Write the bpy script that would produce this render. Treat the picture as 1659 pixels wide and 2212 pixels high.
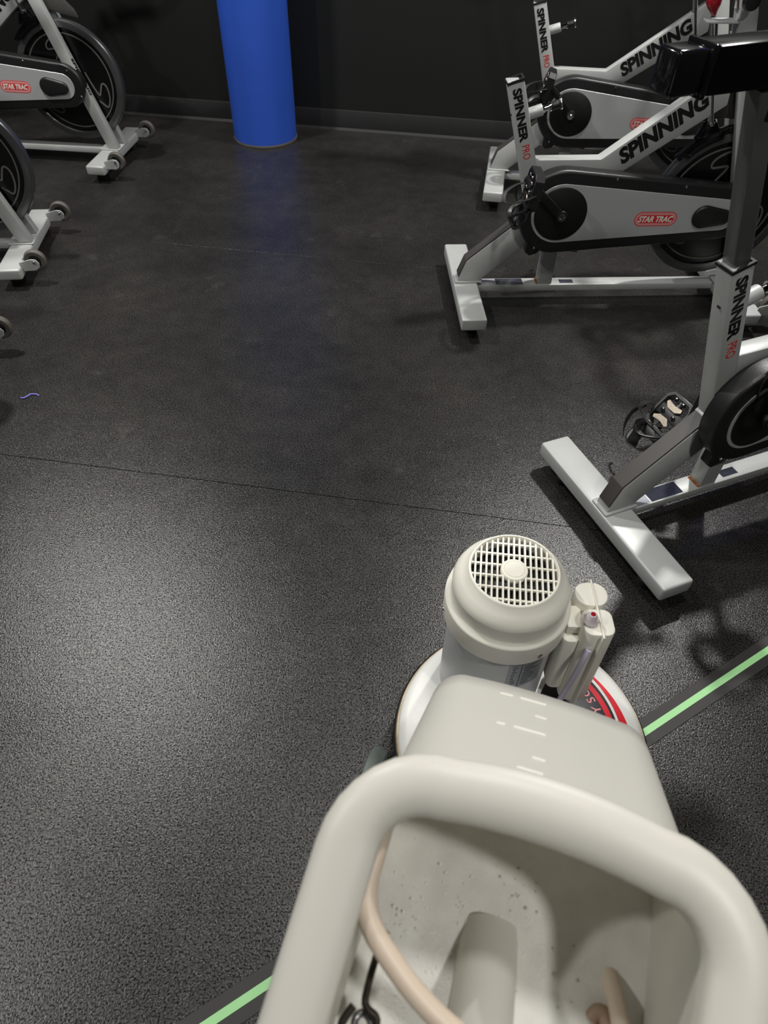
import bpy, bmesh, math, random
from mathutils import Vector, Matrix
random.seed(7)
S = bpy.context.scene
for o in list(bpy.data.objects): bpy.data.objects.remove(o)
PI = math.pi

# ------------------------------------------------------------------ camera
F_PX, W_PX = 1488.8, 1659.0
PITCH, ROLL, CAM_H = 0.827756, 0.0222965, 1.36664
cp, sp, cr, sr = math.cos(PITCH), math.sin(PITCH), math.cos(ROLL), math.sin(ROLL)
fwd = Vector((0, cp, -sp)); up0 = Vector((0, sp, cp)); r0 = Vector((1, 0, 0))
rgt = cr*r0 + sr*up0; upv = -sr*r0 + cr*up0
cd = bpy.data.cameras.new('camera'); cam = bpy.data.objects.new('camera', cd)
S.collection.objects.link(cam)
m = Matrix.Identity(4)
for i in range(3):
    m[i][0] = rgt[i]; m[i][1] = upv[i]; m[i][2] = -fwd[i]
m[2][3] = CAM_H
cam.matrix_world = m
cd.sensor_fit = 'HORIZONTAL'; cd.sensor_width = 36.0; cd.lens = 36.0*F_PX/W_PX
cd.clip_start = 0.02
cd.dof.use_dof = True; cd.dof.focus_distance = 1.7; cd.dof.aperture_fstop = cd.lens/3.4
S.camera = cam

# ------------------------------------------------------------------ world, lamps, exposure
w = bpy.data.worlds.new('world'); S.world = w; w.use_nodes = True
w.node_tree.nodes['Background'].inputs[0].default_value = (0.8, 0.85, 1.0, 1)
w.node_tree.nodes['Background'].inputs[1].default_value = 0.02
S.view_settings.view_transform = 'Standard'; S.view_settings.look = 'None'
S.view_settings.exposure = 0.0; S.view_settings.gamma = 1.0
S.view_settings.use_curve_mapping = False
CEIL = 3.1
LAMPS = [  # x, y, watts, size
    (-1.82, 2.6, 82, .20), (1.35, 2.85, 90, .18), (0.25, 0.9, 22, .26), (-2.6, 0.5, 44, .14), (1.15, -0.7, 32, .2)]
def area(name, loc, watts, size, col, rot=(0, 0, 0), shape='DISK', size_y=None):
    l = bpy.data.lights.new(name, 'AREA'); l.energy = watts; l.shape = shape; l.size = size
    if size_y: l.size_y = size_y
    l.color = col
    o = bpy.data.objects.new(name, l); o.location = loc; o.rotation_euler = rot
    S.collection.objects.link(o); return o
for i, (x, y, wt, sz) in enumerate(LAMPS):
    area('downlight_lamp', (x, y, CEIL-.045), wt, sz, (1.0, .985, .94))

# ------------------------------------------------------------------ helpers
def lin(c):
    return tuple(((v/255)/12.92 if v/255 <= .04045 else ((v/255+.055)/1.055)**2.4) for v in c) + (1,)
class N:
    def __init__(s, name):
        s.m = bpy.data.materials.new(name); s.m.use_nodes = True
        s.t = s.m.node_tree; s.b = s.t.nodes['Principled BSDF']
    def n(s, k, **kw):
        x = s.t.nodes.new(k)
        for a, v in kw.items():
            if a.startswith('i_'): x.inputs[a[2:].replace('_', ' ')].default_value = v
            else: setattr(x, a, v)
        return x
    def l(s, a, b): s.t.links.new(a, b)
    def ramp(s, fac, stops):
        r = s.n('ShaderNodeValToRGB'); e = r.color_ramp.elements
        e[0].position, e[0].color = stops[0]; e[1].position, e[1].color = stops[1]
        for p, c in stops[2:]:
            q = e.new(p); q.color = c
        s.l(fac, r.inputs[0]); return r
def mat(name, rgb, rough=.5, metal=0, var=.0, bump=0, scale=60, rvar=0, coat=0, sss=0, spec=.5, stretch=None, aniso=0):
    q = N(name); b = q.b
    b.inputs['Base Color'].default_value = lin(rgb); b.inputs['Roughness'].default_value = rough
    b.inputs['Metallic'].default_value = metal; b.inputs['Coat Weight'].default_value = coat
    b.inputs['Specular IOR Level'].default_value = spec
    if sss:
        b.inputs['Subsurface Weight'].default_value = sss; b.inputs['Subsurface Radius'].default_value = (.02, .02, .018)
        b.inputs['Subsurface Scale'].default_value = .5
    tc = q.n('ShaderNodeTexCoord')
    src = tc.outputs['Object']
    if stretch:
        mp = q.n('ShaderNodeMapping'); mp.inputs['Scale'].default_value = stretch; q.l(src, mp.inputs[0]); src = mp.outputs[0]
    nz = q.n('ShaderNodeTexNoise'); nz.inputs['Scale'].default_value = scale; nz.inputs['Detail'].default_value = 4
    q.l(src, nz.inputs['Vector'])
    if var:
        c = lin(rgb)
        lo = tuple(v*(1-var) for v in c[:3])+(1,); hi = tuple(min(1, v*(1+var)) for v in c[:3])+(1,)
        n2 = q.n('ShaderNodeTexNoise'); n2.inputs['Scale'].default_value = scale*.15; n2.inputs['Detail'].default_value = 5
        q.l(src, n2.inputs['Vector'])
        r = q.ramp(n2.outputs[0], [(.3, lo), (.7, hi)]); q.l(r.outputs[0], b.inputs['Base Color'])
    if rvar:
        mr = q.n('ShaderNodeMapRange'); mr.inputs[3].default_value = max(0, rough-rvar); mr.inputs[4].default_value = rough+rvar
        q.l(nz.outputs[0], mr.inputs[0]); q.l(mr.outputs[0], b.inputs['Roughness'])
    if bump:
        bp = q.n('ShaderNodeBump'); bp.inputs['Strength'].default_value = .6; bp.inputs['Distance'].default_value = bump
        q.l(nz.outputs[0], bp.inputs['Height']); q.l(bp.outputs[0], b.inputs['Normal'])
    return q.m
M = {}
M['paint'] = mat('silver_grey_powder_paint', (176, 178, 176), .42, .15, var=.06, scale=40, rvar=.06)
M['strip'] = mat('dark_grey_plastic_strip', (66, 63, 60), .5, var=.1, scale=90)
M['black'] = mat('black_moulded_plastic', (26, 26, 27), .4, rvar=.06, bump=.0004, scale=500)
M['disc'] = mat('matt_black_plastic', (8, 8, 8), .55)
M['rubber'] = mat('black_rubber', (18, 18, 18), .6, bump=.0003, scale=400)
M['grey_tyre'] = mat('grey_rubber_tyre', (88, 84, 78), .6, var=.15)
M['alu'] = mat('brushed_aluminium', (176, 178, 180), .3, 1, var=.07, rvar=.1, scale=60, stretch=(1, 1, 14))
def alu_mat():
    q = N('brushed_aluminium'); b = q.b
    b.inputs['Base Color'].default_value = lin((196, 198, 200)); b.inputs['Metallic'].default_value = .4
    b.inputs['Roughness'].default_value = .42; b.inputs['Anisotropic'].default_value = .75
    cx = q.n('ShaderNodeCombineXYZ'); cx.inputs[0].default_value = 1
    vt = q.n('ShaderNodeVectorTransform', vector_type='VECTOR', convert_from='OBJECT', convert_to='WORLD')
    q.l(cx.outputs[0], vt.inputs[0]); q.l(vt.outputs[0], b.inputs['Tangent'])
    tc = q.n('ShaderNodeTexCoord'); mp = q.n('ShaderNodeMapping'); mp.inputs['Scale'].default_value = (3, 3, 260)
    n = q.n('ShaderNodeTexNoise'); n.inputs['Scale'].default_value = 8; q.l(tc.outputs['Object'], mp.inputs[0]); q.l(mp.outputs[0], n.inputs['Vector'])
    mr = q.n('ShaderNodeMapRange'); mr.inputs[3].default_value = .34; mr.inputs[4].default_value = .5
    q.l(n.outputs[0], mr.inputs[0]); q.l(mr.outputs[0], b.inputs['Roughness'])
    return q.m
M['alu'] = alu_mat()
M['alu2'] = mat('satin_silver_trim', (170, 172, 174), .35, .8)
M['chrome'] = mat('chrome', (215, 215, 218), .08, 1)
M['cleat'] = mat('worn_steel_cleat', (150, 140, 128), .35, 1, var=.3, rvar=.12, scale=200)
M['steel'] = mat('dull_steel', (120, 120, 122), .28, 1, rvar=.1)
M['wheelface'] = mat('black_painted_iron', (9, 9, 10), .28)
M['wheelrim'] = mat('dark_chrome_rim', (112, 112, 114), .28, .8)
M['groove'] = mat('silver_groove_paint', (108, 106, 102), .45, .3)
M['post'] = mat('smoked_anodised_post', (112, 113, 114), .32, .6)
M['slider'] = mat('gloss_black_slider', (10, 10, 11), .16)
M['endcap'] = mat('smoky_polished_end_cap', (30, 31, 34), .12, .5, coat=.5)
M['ink'] = mat('black_ink', (14, 14, 14), .45)
M['red'] = mat('red_ink', (200, 44, 44), .45)
M['pink'] = mat('pale_red_ink', (214, 140, 140), .45)
M['redknob'] = mat('red_knob_plastic', (150, 22, 34), .2, coat=.4)
M['guard'] = mat('dark_grey_fender_plastic', (52, 50, 47), .6)
M['white'] = mat('white_gloss_enamel', (222, 222, 218), .4, var=.03, rvar=.05)
M['cream'] = mat('cream_plastic', (240, 237, 225), .42, var=.03, rvar=.05, scale=30)
M['greypaint'] = mat('pale_grey_motor_paint', (188, 189, 190), .35, var=.03)
M['tank'] = mat('milky_polyethylene', (199, 196, 188), .42, var=.02, scale=20, sss=.25)
M['tankbody'] = mat('milky_grey_polyethylene', (220, 218, 211), .45, var=.02, scale=20)
def translucent(m_, f):
    t = m_.node_tree; b = t.nodes['Principled BSDF']; o = t.nodes['Material Output']
    tr = t.nodes.new('ShaderNodeBsdfTranslucent'); tr.inputs[0].default_value = lin((235, 232, 222))
    mx = t.nodes.new('ShaderNodeMixShader'); mx.inputs[0].default_value = f
    t.links.new(b.outputs[0], mx.inputs[1]); t.links.new(tr.outputs[0], mx.inputs[2]); t.links.new(mx.outputs[0], o.inputs[0])
translucent(M['tankbody'], .32)
M['gauge'] = mat('moulded_gauge_mark', (226, 223, 214), .35)
M['hose'] = mat('cream_rubber_hose', (200, 184, 166), .45, var=.05)
M['hook'] = mat('rusty_dark_wire', (52, 44, 36), .45, .6, var=.4, scale=120)
M['blue'] = mat('blue_vinyl_wrap', (46, 86, 190), .42, var=.05, scale=25, bump=.0006)
M['green'] = mat('pale_green_luminous_strip', (158, 214, 150), .5, var=.03, scale=20)
M['band'] = mat('flat_black_strip', (46, 43, 42), .6, var=.08, scale=80)
M['rust'] = mat('rust', (140, 84, 34), .8, var=.4, scale=300)
M['navy'] = mat('navy_black_label', (30, 28, 36), .35)
M['labelred'] = mat('label_red', (206, 24, 40), .35)
M['label'] = mat('silver_nameplate', (140, 144, 150), .4, .3)
M['cable'] = mat('pale_lilac_cable', (196, 192, 210), .4)
M['clear'] = mat('clear_plastic', (200, 190, 195), .12, coat=.5)
M['sticker'] = mat('dark_glossy_sticker', (56, 58, 70), .12, var=.25, scale=200, coat=.6)
M['paper'] = mat('white_sticker', (176, 176, 188), .3)
M['lilac'] = mat('lavender_thread', (120, 116, 210), .6)
M['grime'] = mat('brown_grime_edge', (176, 158, 128), .6, var=.35, scale=200)
M['brown'] = mat('brown_rubber_seal', (146, 122, 102), .6, var=.3, scale=80)
M['greenyg'] = mat('grey_green_rubber', (84, 92, 86), .5)
M['wall'] = mat('matt_black_wall_paint', (15, 16, 15), .55, var=.12, scale=12, bump=.0006)
M['ceil'] = mat('black_ceiling_paint', (20, 20, 20), .8)
M['base'] = mat('black_cove_base', (19, 19, 20), .65, var=.1)

def floor_mat():
    q = N('black_rubber_flooring'); b = q.b
    tc = q.n('ShaderNodeTexCoord'); v = tc.outputs['Object']
    def noise(sc, det=4, rg=.5):
        n = q.n('ShaderNodeTexNoise'); n.inputs['Scale'].default_value = sc; n.inputs['Detail'].default_value = det
        n.inputs['Roughness'].default_value = rg; q.l(v, n.inputs['Vector']); return n.outputs[0]
    g = noise(270, 3, .55); gb = noise(300, 2, .6); big = noise(1.6, 6, .62); mid = noise(14, 6, .7); blue = noise(2.3, 3)
    r1 = q.ramp(big, [(.3, lin((34, 33.5, 34))), (.72, lin((54, 52, 50)))])
    r2 = q.ramp(mid, [(.25, (.72, .72, .73, 1)), (.75, (1.22, 1.22, 1.2, 1))])
    r3 = q.ramp(g, [(.36, (.08, .08, .08, 1)), (.47, (.75, .75, .75, 1)), (.70, (1.8, 1.76, 1.68, 1))])
    m1 = q.n('ShaderNodeMix', data_type='RGBA', blend_type='MULTIPLY'); m1.inputs[0].default_value = 1
    m2 = q.n('ShaderNodeMix', data_type='RGBA', blend_type='MULTIPLY'); m2.inputs[0].default_value = 1
    q.l(r1.outputs[0], m1.inputs[6]); q.l(r2.outputs[0], m1.inputs[7])
    q.l(m1.outputs[2], m2.inputs[6]); q.l(r3.outputs[0], m2.inputs[7])
    # pale dusty scuffs
    sc = noise(5.5, 8, .72); rs = q.ramp(sc, [(.60, (0, 0, 0, 1)), (.80, (1, 1, 1, 1))])
    m3 = q.n('ShaderNodeMix', data_type='RGBA', blend_type='MIX')
    ms = q.n('ShaderNodeMath', operation='MULTIPLY'); ms.inputs[1].default_value = .35
    q.l(rs.outputs[0], ms.inputs[0]); q.l(ms.outputs[0], m3.inputs[0])
    q.l(m2.outputs[2], m3.inputs[6]); m3.inputs[7].default_value = lin((96, 94, 90))
    q.l(m3.outputs[2], b.inputs['Base Color'])
    rr = q.n('ShaderNodeMapRange'); rr.inputs[3].default_value = .23; rr.inputs[4].default_value = .31
    q.l(mid, rr.inputs[0]); q.l(rr.outputs[0], b.inputs['Roughness'])
    sm = q.n('ShaderNodeMapRange'); sm.inputs[1].default_value = .40; sm.inputs[2].default_value = .50; sm.inputs[3].default_value = .15; sm.inputs[4].default_value = .55
    q.l(g, sm.inputs[0]); q.l(sm.outputs[0], b.inputs['Specular IOR Level'])
    b1 = q.n('ShaderNodeBump'); b1.inputs['Strength'].default_value = .9; b1.inputs['Distance'].default_value = .0008
    q.l(gb, b1.inputs['Height'])
    b2 = q.n('ShaderNodeBump'); b2.inputs['Strength'].default_value = .45; b2.inputs['Distance'].default_value = .0007
    q.l(g, b2.inputs['Height']); q.l(b1.outputs[0], b2.inputs['Normal'])
    q.l(b2.outputs[0], b.inputs['Normal'])
    return q.m
M['floor'] = floor_mat()
def foam_mat():
    q = N('white_soap_foam'); b = q.b
    tc = q.n('ShaderNodeTexCoord'); v = tc.outputs['Object']
    n = q.n('ShaderNodeTexNoise'); n.inputs['Scale'].default_value = 22; n.inputs['Detail'].default_value = 5; q.l(v, n.inputs['Vector'])
    r = q.ramp(n.outputs[0], [(.3, lin((206, 203, 197))), (.7, lin((228, 226, 220)))])
    q.l(r.outputs[0], b.inputs['Base Color']); b.inputs['Roughness'].default_value = .5
    vo = q.n('ShaderNodeTexVoronoi'); vo.inputs['Scale'].default_value = 420; q.l(v, vo.inputs['Vector'])
    bp = q.n('ShaderNodeBump'); bp.inputs['Strength'].default_value = .3; bp.inputs['Distance'].default_value = .0008
    q.l(vo.outputs[0], bp.inputs['Height']); q.l(bp.outputs[0], b.inputs['Normal'])
    return q.m
M['foam'] = foam_mat()
q = N('soap_bubble_film'); q.b.inputs['Base Color'].default_value = lin((236, 235, 230)); q.b.inputs['Roughness'].default_value = .18
q.b.inputs['Specular IOR Level'].default_value = 1.0; M['bubble'] = q.m
q = N('darker_soap_bubble'); q.b.inputs['Base Color'].default_value = lin((178, 175, 166)); q.b.inputs['Roughness'].default_value = .12; M['bubble2'] = q.m
def glow(name, col, st):
    q = N(name); q.b.inputs['Emission Color'].default_value = col; q.b.inputs['Emission Strength'].default_value = st
    q.b.inputs['Base Color'].default_value = (.02, .02, .02, 1); return q.m
M['lampglow'] = glow('lit_diffuser', (1, .98, .93, 1), 3)
M['blueglow'] = glow('blue_led', (.12, .08, 1, 1), 30)

CACHE = {}
def mesh_from(bm, name, mt, angle=35):
    bmesh.ops.recalc_face_normals(bm, faces=bm.faces)
    me = bpy.data.meshes.new(name); bm.to_mesh(me); bm.free()
    me.materials.append(M[mt] if isinstance(mt, str) else mt)
    me.polygons.foreach_set('use_smooth', [True]*len(me.polygons))
    me.set_sharp_from_angle(angle=math.radians(angle))
    return me
def link(name, me, parent=None, loc=None, rot=None, mat4=None):
    o = bpy.data.objects.new(name, me); S.collection.objects.link(o)
    if parent is not None: o.parent = parent
    if mat4 is not None: o.matrix_local = mat4
    else:
        if loc: o.location = loc
        if rot: o.rotation_euler = rot
    return o
def put(name, bm, mt, parent=None, angle=35, **kw):
    return link(name, mesh_from(bm, name, mt, angle), parent, **kw)
def tag(o, label=None, cat=None, group=None, kind=None):
    if label: o['label'] = label
    if cat: o['category'] = cat
    if group: o['group'] = group
    if kind: o['kind'] = kind
    return o
def empty(name, loc=(0, 0, 0), rz=0, **kw):
    o = bpy.data.objects.new(name, None); o.location = loc; o.rotation_euler = (0, 0, rz); o.empty_display_size = .1
    S.collection.objects.link(o); return tag(o, **kw)
def bevel(bm, w, seg=2, ang=30):
    if w <= 0: return bm
    bmesh.ops.recalc_face_normals(bm, faces=bm.faces)
    es = [e for e in bm.edges if len(e.link_faces) == 2 and e.calc_face_angle(0) > math.radians(ang)]
    bmesh.ops.bevel(bm, geom=es, offset=w, segments=seg, affect='EDGES', profile=.5)
    return bm
def poly_ext(pts, ax, a, b, bev=0, seg=2, holes=None):
    """polygon pts (2D) extruded along axis ax ('x','y','z') from a to b"""
    bm = bmesh.new()
    def P(u, v, t): return {'y': (u, t, v), 'z': (u, v, t), 'x': (t, u, v)}[ax]
    lo = [bm.verts.new(P(u, v, a)) for u, v in pts]; hi = [bm.verts.new(P(u, v, b)) for u, v in pts]
    n = len(pts); bm.faces.new(lo); bm.faces.new(hi[::-1])
    for i in range(n): bm.faces.new((lo[i], lo[(i+1) % n], hi[(i+1) % n], hi[i]))
    return bevel(bm, bev, seg)
def box(x0, x1, y0, y1, z0, z1, bev=0, seg=2):
    return poly_ext([(x0, y0), (x1, y0), (x1, y1), (x0, y1)], 'z', z0, z1, bev, seg)
def lathe(prof, ax='z', c=(0, 0, 0), n=48, a0=0, a1=2*PI, close=False):
    """prof list of (r, h)"""
    bm = bmesh.new(); full = abs(a1-a0-2*PI) < 1e-6; k = n if full else n+1; rings = []
    for i in range(k):
        a = a0+(a1-a0)*i/n; ca, sa = math.cos(a), math.sin(a); ring = []
        for r, h in prof:
            p = {'z': (r*ca, r*sa, h), 'y': (r*ca, h, r*sa), 'x': (h, r*ca, r*sa)}[ax]
            ring.append(bm.verts.new((p[0]+c[0], p[1]+c[1], p[2]+c[2])))
        rings.append(ring)
    L = len(prof)
    for i in range(n):
        A, B = rings[i], rings[(i+1) % k]
        for j in range(L if close else L-1):
            j2 = (j+1) % L
            bm.faces.new((A[j], B[j], B[j2], A[j2]))
    bmesh.ops.remove_doubles(bm, verts=bm.verts, dist=1e-6)
    return bm
def join(*bms):
    out = bmesh.new()
    for b in bms:
        me = bpy.data.meshes.new('t'); b.to_mesh(me); b.free(); out.from_mesh(me); bpy.data.meshes.remove(me)
    return out
def smooth_path(pts, sub=6):
    out = []; n = len(pts); P = [Vector(p) for p in pts]
    for i in range(n-1):
        p0, p1, p2, p3 = P[max(i-1, 0)], P[i], P[i+1], P[min(i+2, n-1)]
        for k in range(sub):
            t = k/sub
            out.append(.5*((2*p1)+(-p0+p2)*t+(2*p0-5*p1+4*p2-p3)*t*t+(-p0+3*p1-3*p2+p3)*t**3))
    out.append(P[-1]); return out
def tube(pts, r, n=10, sub=6, rfun=None, flat=1.0, up=None, cap=True):
    P = smooth_path(pts, sub) if sub > 1 else [Vector(p) for p in pts]
    bm = bmesh.new(); rings = []
    u = Vector(up) if up else Vector((.123, .37, .92))
    for i, p in enumerate(P):
        t = (P[min(i+1, len(P)-1)]-P[max(i-1, 0)]).normalized()
        if not up and i > 0: a = (u-t*u.dot(t)).normalized(); u = a
        else: a = (u-t*u.dot(t)).normalized()
        if not up: u = a
        b = t.cross(a); rr = rfun(i/(len(P)-1)) if rfun else r
        rings.append([bm.verts.new(p+a*rr*flat*math.cos(2*PI*k/n)+b*rr*math.sin(2*PI*k/n)) for k in range(n)])
    for A, B in zip(rings, rings[1:]):
        for k in range(n): bm.faces.new((A[k], A[(k+1) % n], B[(k+1) % n], B[k]))
    if cap:
        bm.faces.new(rings[0]); bm.faces.new(rings[-1][::-1])
    return bm
def rod(a, b, r, n=20, bev=0):
    a, b = Vector(a), Vector(b); d = (b-a); L = d.length
    bm = bmesh.new(); bmesh.ops.create_cone(bm, cap_ends=True, segments=n, radius1=r, radius2=r, depth=L)
    bevel(bm, bev, 2)
    q = Vector((0, 0, 1)).rotation_difference(d.normalized()).to_matrix().to_4x4()
    bmesh.ops.transform(bm, matrix=Matrix.Translation((a+b)/2) @ q, verts=bm.verts); return bm
def arcpts(cx, cy, r, a0, a1, n):
    return [(cx+r*math.cos(math.radians(a0+(a1-a0)*i/n)), cy+r*math.sin(math.radians(a0+(a1-a0)*i/n))) for i in range(n+1)]
def ribbon(pts, w, z0, z1):
    """flat strip of width w along 2D polyline, extruded"""
    P = [Vector((p[0], p[1], 0)) for p in pts]; L, R = [], []
    for i, p in enumerate(P):
        t = (P[min(i+1, len(P)-1)]-P[max(i-1, 0)]).normalized(); n = Vector((-t.y, t.x, 0))
        L.append(p+n*w/2); R.append(p-n*w/2)
    bm = bmesh.new(); top = []; bot = []
    for l, r in zip(L, R):
        top.append((bm.verts.new((l.x, l.y, z1)), bm.verts.new((r.x, r.y, z1))))
        bot.append((bm.verts.new((l.x, l.y, z0)), bm.verts.new((r.x, r.y, z0))))
    for i in range(len(L)-1):
        bm.faces.new((top[i][0], top[i][1], top[i+1][1], top[i+1][0])); bm.faces.new((bot[i][0], bot[i+1][0], bot[i+1][1], bot[i][1]))
        bm.faces.new((top[i][0], top[i+1][0], bot[i+1][0], bot[i][0])); bm.faces.new((top[i][1], bot[i][1], bot[i+1][1], top[i+1][1]))
    bm.faces.new((top[0][0], bot[0][0], bot[0][1], top[0][1])); bm.faces.new((top[-1][0], top[-1][1], bot[-1][1], bot[-1][0]))
    return bm
def text_bm(txt, h, bold=0.0, shear=0, length=None, thick=.0006, spacing=1.0):
    """word lying in the xy plane, baseline at y=0 from x=0, cap height h, optional exact length"""
    cu = bpy.data.curves.new('txt', 'FONT'); cu.body = txt; cu.size = 1; cu.offset = bold; cu.extrude = 0; cu.shear = shear
    cu.space_character = spacing; cu.resolution_u = 3
    o = bpy.data.objects.new('txt', cu); S.collection.objects.link(o)
    dg = bpy.context.evaluated_depsgraph_get(); me = bpy.data.meshes.new_from_object(o.evaluated_get(dg))
    bm = bmesh.new(); bm.from_mesh(me); bpy.data.objects.remove(o); bpy.data.curves.remove(cu); bpy.data.meshes.remove(me)
    bmesh.ops.remove_doubles(bm, verts=bm.verts, dist=1e-5)
    x0 = min(v.co.x for v in bm.verts); x1 = max(v.co.x for v in bm.verts); y1 = max(v.co.y for v in bm.verts); y0 = min(v.co.y for v in bm.verts)
    sy = h/(y1-y0); sx = (length/(x1-x0)) if length else sy
    for v in bm.verts: v.co = Vector(((v.co.x-x0)*sx, (v.co.y-y0)*sy, 0))
    r = bmesh.ops.extrude_face_region(bm, geom=list(bm.faces))
    for v in r['geom']:
        if isinstance(v, bmesh.types.BMVert): v.co.z += thick
    return bm
def place(bm, origin, xdir, ydir):
    x = Vector(xdir).normalized(); y = Vector(ydir); y = (y-x*y.dot(x)).normalized(); z = x.cross(y)
    mm = Matrix((x, y, z)).transposed().to_4x4(); mm.translation = Vector(origin)
    bmesh.ops.transform(bm, matrix=mm, verts=bm.verts); return bm

# ------------------------------------------------------------------ the room
TH = math.radians(-8.2)                       # room axis u; n points to the far wall
U = Vector((math.cos(TH), math.sin(TH), 0)); NN = Vector((-math.sin(TH), math.cos(TH), 0))
RM = Matrix((U, NN, Vector((0, 0, 1)))).transposed().to_4x4()
def room(name, bm, mt, parent=None, kind='structure', **kw):
    bmesh.ops.transform(bm, matrix=RM, verts=bm.verts)
    o = put(name, bm, mt, parent, **kw)
    if parent is None and kind: o['kind'] = kind
    return o
UL, UR, NB, NF = -4.2, 4.6, -2.6, 4.011
fl = room('floor', box(UL, UR, NB, NF, -.1, -.006), 'rubber')
seams = [NB, -1.325, -.025, 1.2755, 2.583, NF]
for i, (a, b) in enumerate(zip(seams, seams[1:])):
    room('rubber_sheet', box(UL, UR, a+.0008, b-.0008, -.006, 0, .0006, 1), 'floor', fl)
room('wall_back', box(UL-.1, UR+.1, NF, NF+.1, 0, CEIL), 'wall')
room('wall_left', box(UL-.1, UL, NB, NF, 0, CEIL), 'wall')
room('wall_right', box(UR, UR+.1, NB, NF, 0, CEIL), 'wall')
room('wall_front', box(UL-.1, UR+.1, NB-.1, NB, 0, CEIL), 'wall')
room('ceiling', box(UL-.1, UR+.1, NB-.1, NF+.1, CEIL, CEIL+.1), 'ceil')
bbp = [(NF, .0005), (NF-.016, .0005), (NF-.012, .004), (NF-.006, .012), (NF-.005, .094), (NF-.003, .098), (NF, .099)]
room('baseboard_back', poly_ext(bbp, 'x', UL, UR), 'base')

col = empty('round_column', (-.675, 3.955, 0), label='round column wrapped in smooth blue vinyl standing by the black wall', cat='column')
put('wrap', lathe([(.163, .012), (.164, .02), (.164, CEIL-.001)], n=72), 'blue', col)
put('base_ring', lathe([(.1, 0), (.1655, 0), (.1675, .006), (.166, .012), (.16, .012)], n=72), 'grey_tyre', col)

WHERE = ['in front of the left-hand bikes', 'over the right-hand bikes', 'above the floor machine', 'at the near left of the room', 'behind the floor machine operator']
for (x, y, wt, sz), wh in zip(LAMPS, WHERE):
    e = empty('ceiling_downlight', (x, y, CEIL), label='round white-rimmed ceiling downlight '+wh, cat='light', group='ceiling downlights')
    put('trim_ring', lathe([(sz*.5+.03, 0), (sz*.5+.03, -.02), (sz*.5+.004, -.02), (sz*.5+.004, 0)], n=40), 'white', e)
    put('diffuser', lathe([(0, -.012), (sz*.5, -.012), (sz*.5, -.004), (0, -.004)], n=40), 'lampglow', e)
led = empty('led_strip', label='short blue LED strip high on the black back wall', cat='light')
room('strip_body', box(1.5, 2.3, NF-.03, NF-.001, 2.86, 2.9), 'black', led)
room('led_lens', box(1.52, 2.28, NF-.033, NF-.03, 2.87, 2.89), 'blueglow', led)

# green luminous strip
ang = math.radians(31.8)
tp = empty('floor_strip', (.3, .475, 0), ang, label='pale green luminous line on a flat black strip across the rubber floor', cat='floor strip')
# band centre line passes n=.257 ; own x axis runs along it
off = (.257-(.852*.475-.524*.3))
put('black_band', box(-1.2, 2.6, off-.027, off+.027, 0, .0014, .0006, 1), 'band', tp)
for a, b in ((-1.2, .868), (.8695, 2.6)):
    put('green_line', box(a, b, off-.0065, off+.0075, .0014, .0020), 'green', tp)

th = tube([(-1.145, 1.705, .0025), (-1.135, 1.703, .003), (-1.125, 1.712, .004), (-1.118, 1.722, .004), (-1.10, 1.722, .003), (-1.092, 1.716, .0025)], .0022, 6)
tag(put('thread', th, 'lilac'), 'tiny curled lavender thread lying on the black floor at left', 'thread')

# ------------------------------------------------------------------ exercise bikes
def tan_hull(c1, r1, c2, r2, n=14):
    d = Vector((c2[0]-c1[0], c2[1]-c1[1])); L = d.length; ph = math.degrees(math.atan2(d.y, d.x)); be = math.degrees(math.acos((r1-r2)/L))
    return arcpts(c1[0], c1[1], r1, ph+be, ph+360-be, n*2) + arcpts(c2[0], c2[1], r2, ph-be, ph+be, n)
CR, HB = (.315, .392), (.862, .386)      # crank centre, flywheel centre (x, z)
def px(z): return .970-.3206*(z-.137)     # fork rear edge
BM = {}
def cached(key, fn, mt, angle=35):
    if key not in BM: BM[key] = mesh_from(fn(), key, mt, angle)
    return BM[key]
def seat_tube_bm():
    o = [(.223, .362), (.10, .750), (.150, .7525), (.221, .537), (.286, .335)]
    return poly_ext(o, 'y', -.023, .023, .004)
def collar_bm():
    # hollow black insert on top of the seat tube, along its axis
    d = Vector((-.302, 0, .953)); c = Vector((.125, 0, .751)); x = Vector((.953, 0, .302)); y = Vector((0, 1, 0))
    bm = bmesh.new()
    def ring(ax, ay, h): return [bm.verts.new(c+x*sx*ax+y*sy*ay+d*h) for sx, sy in ((-1, -1), (1, -1), (1, 1), (-1, 1))]
    a = ring(.0258, .0240, -.003); b = ring(.0258, .0240, .0035); e = ring(.0205, .0185, .0035); f = ring(.0205, .0185, -.09)
    for p, q_ in ((a, b), (b, e), (e, f)):
        for i in range(4): bm.faces.new((p[i], p[(i+1) % 4], q_[(i+1) % 4], q_[i]))
    bm.faces.new(f); bm.faces.new(a)
    return bm
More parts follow.
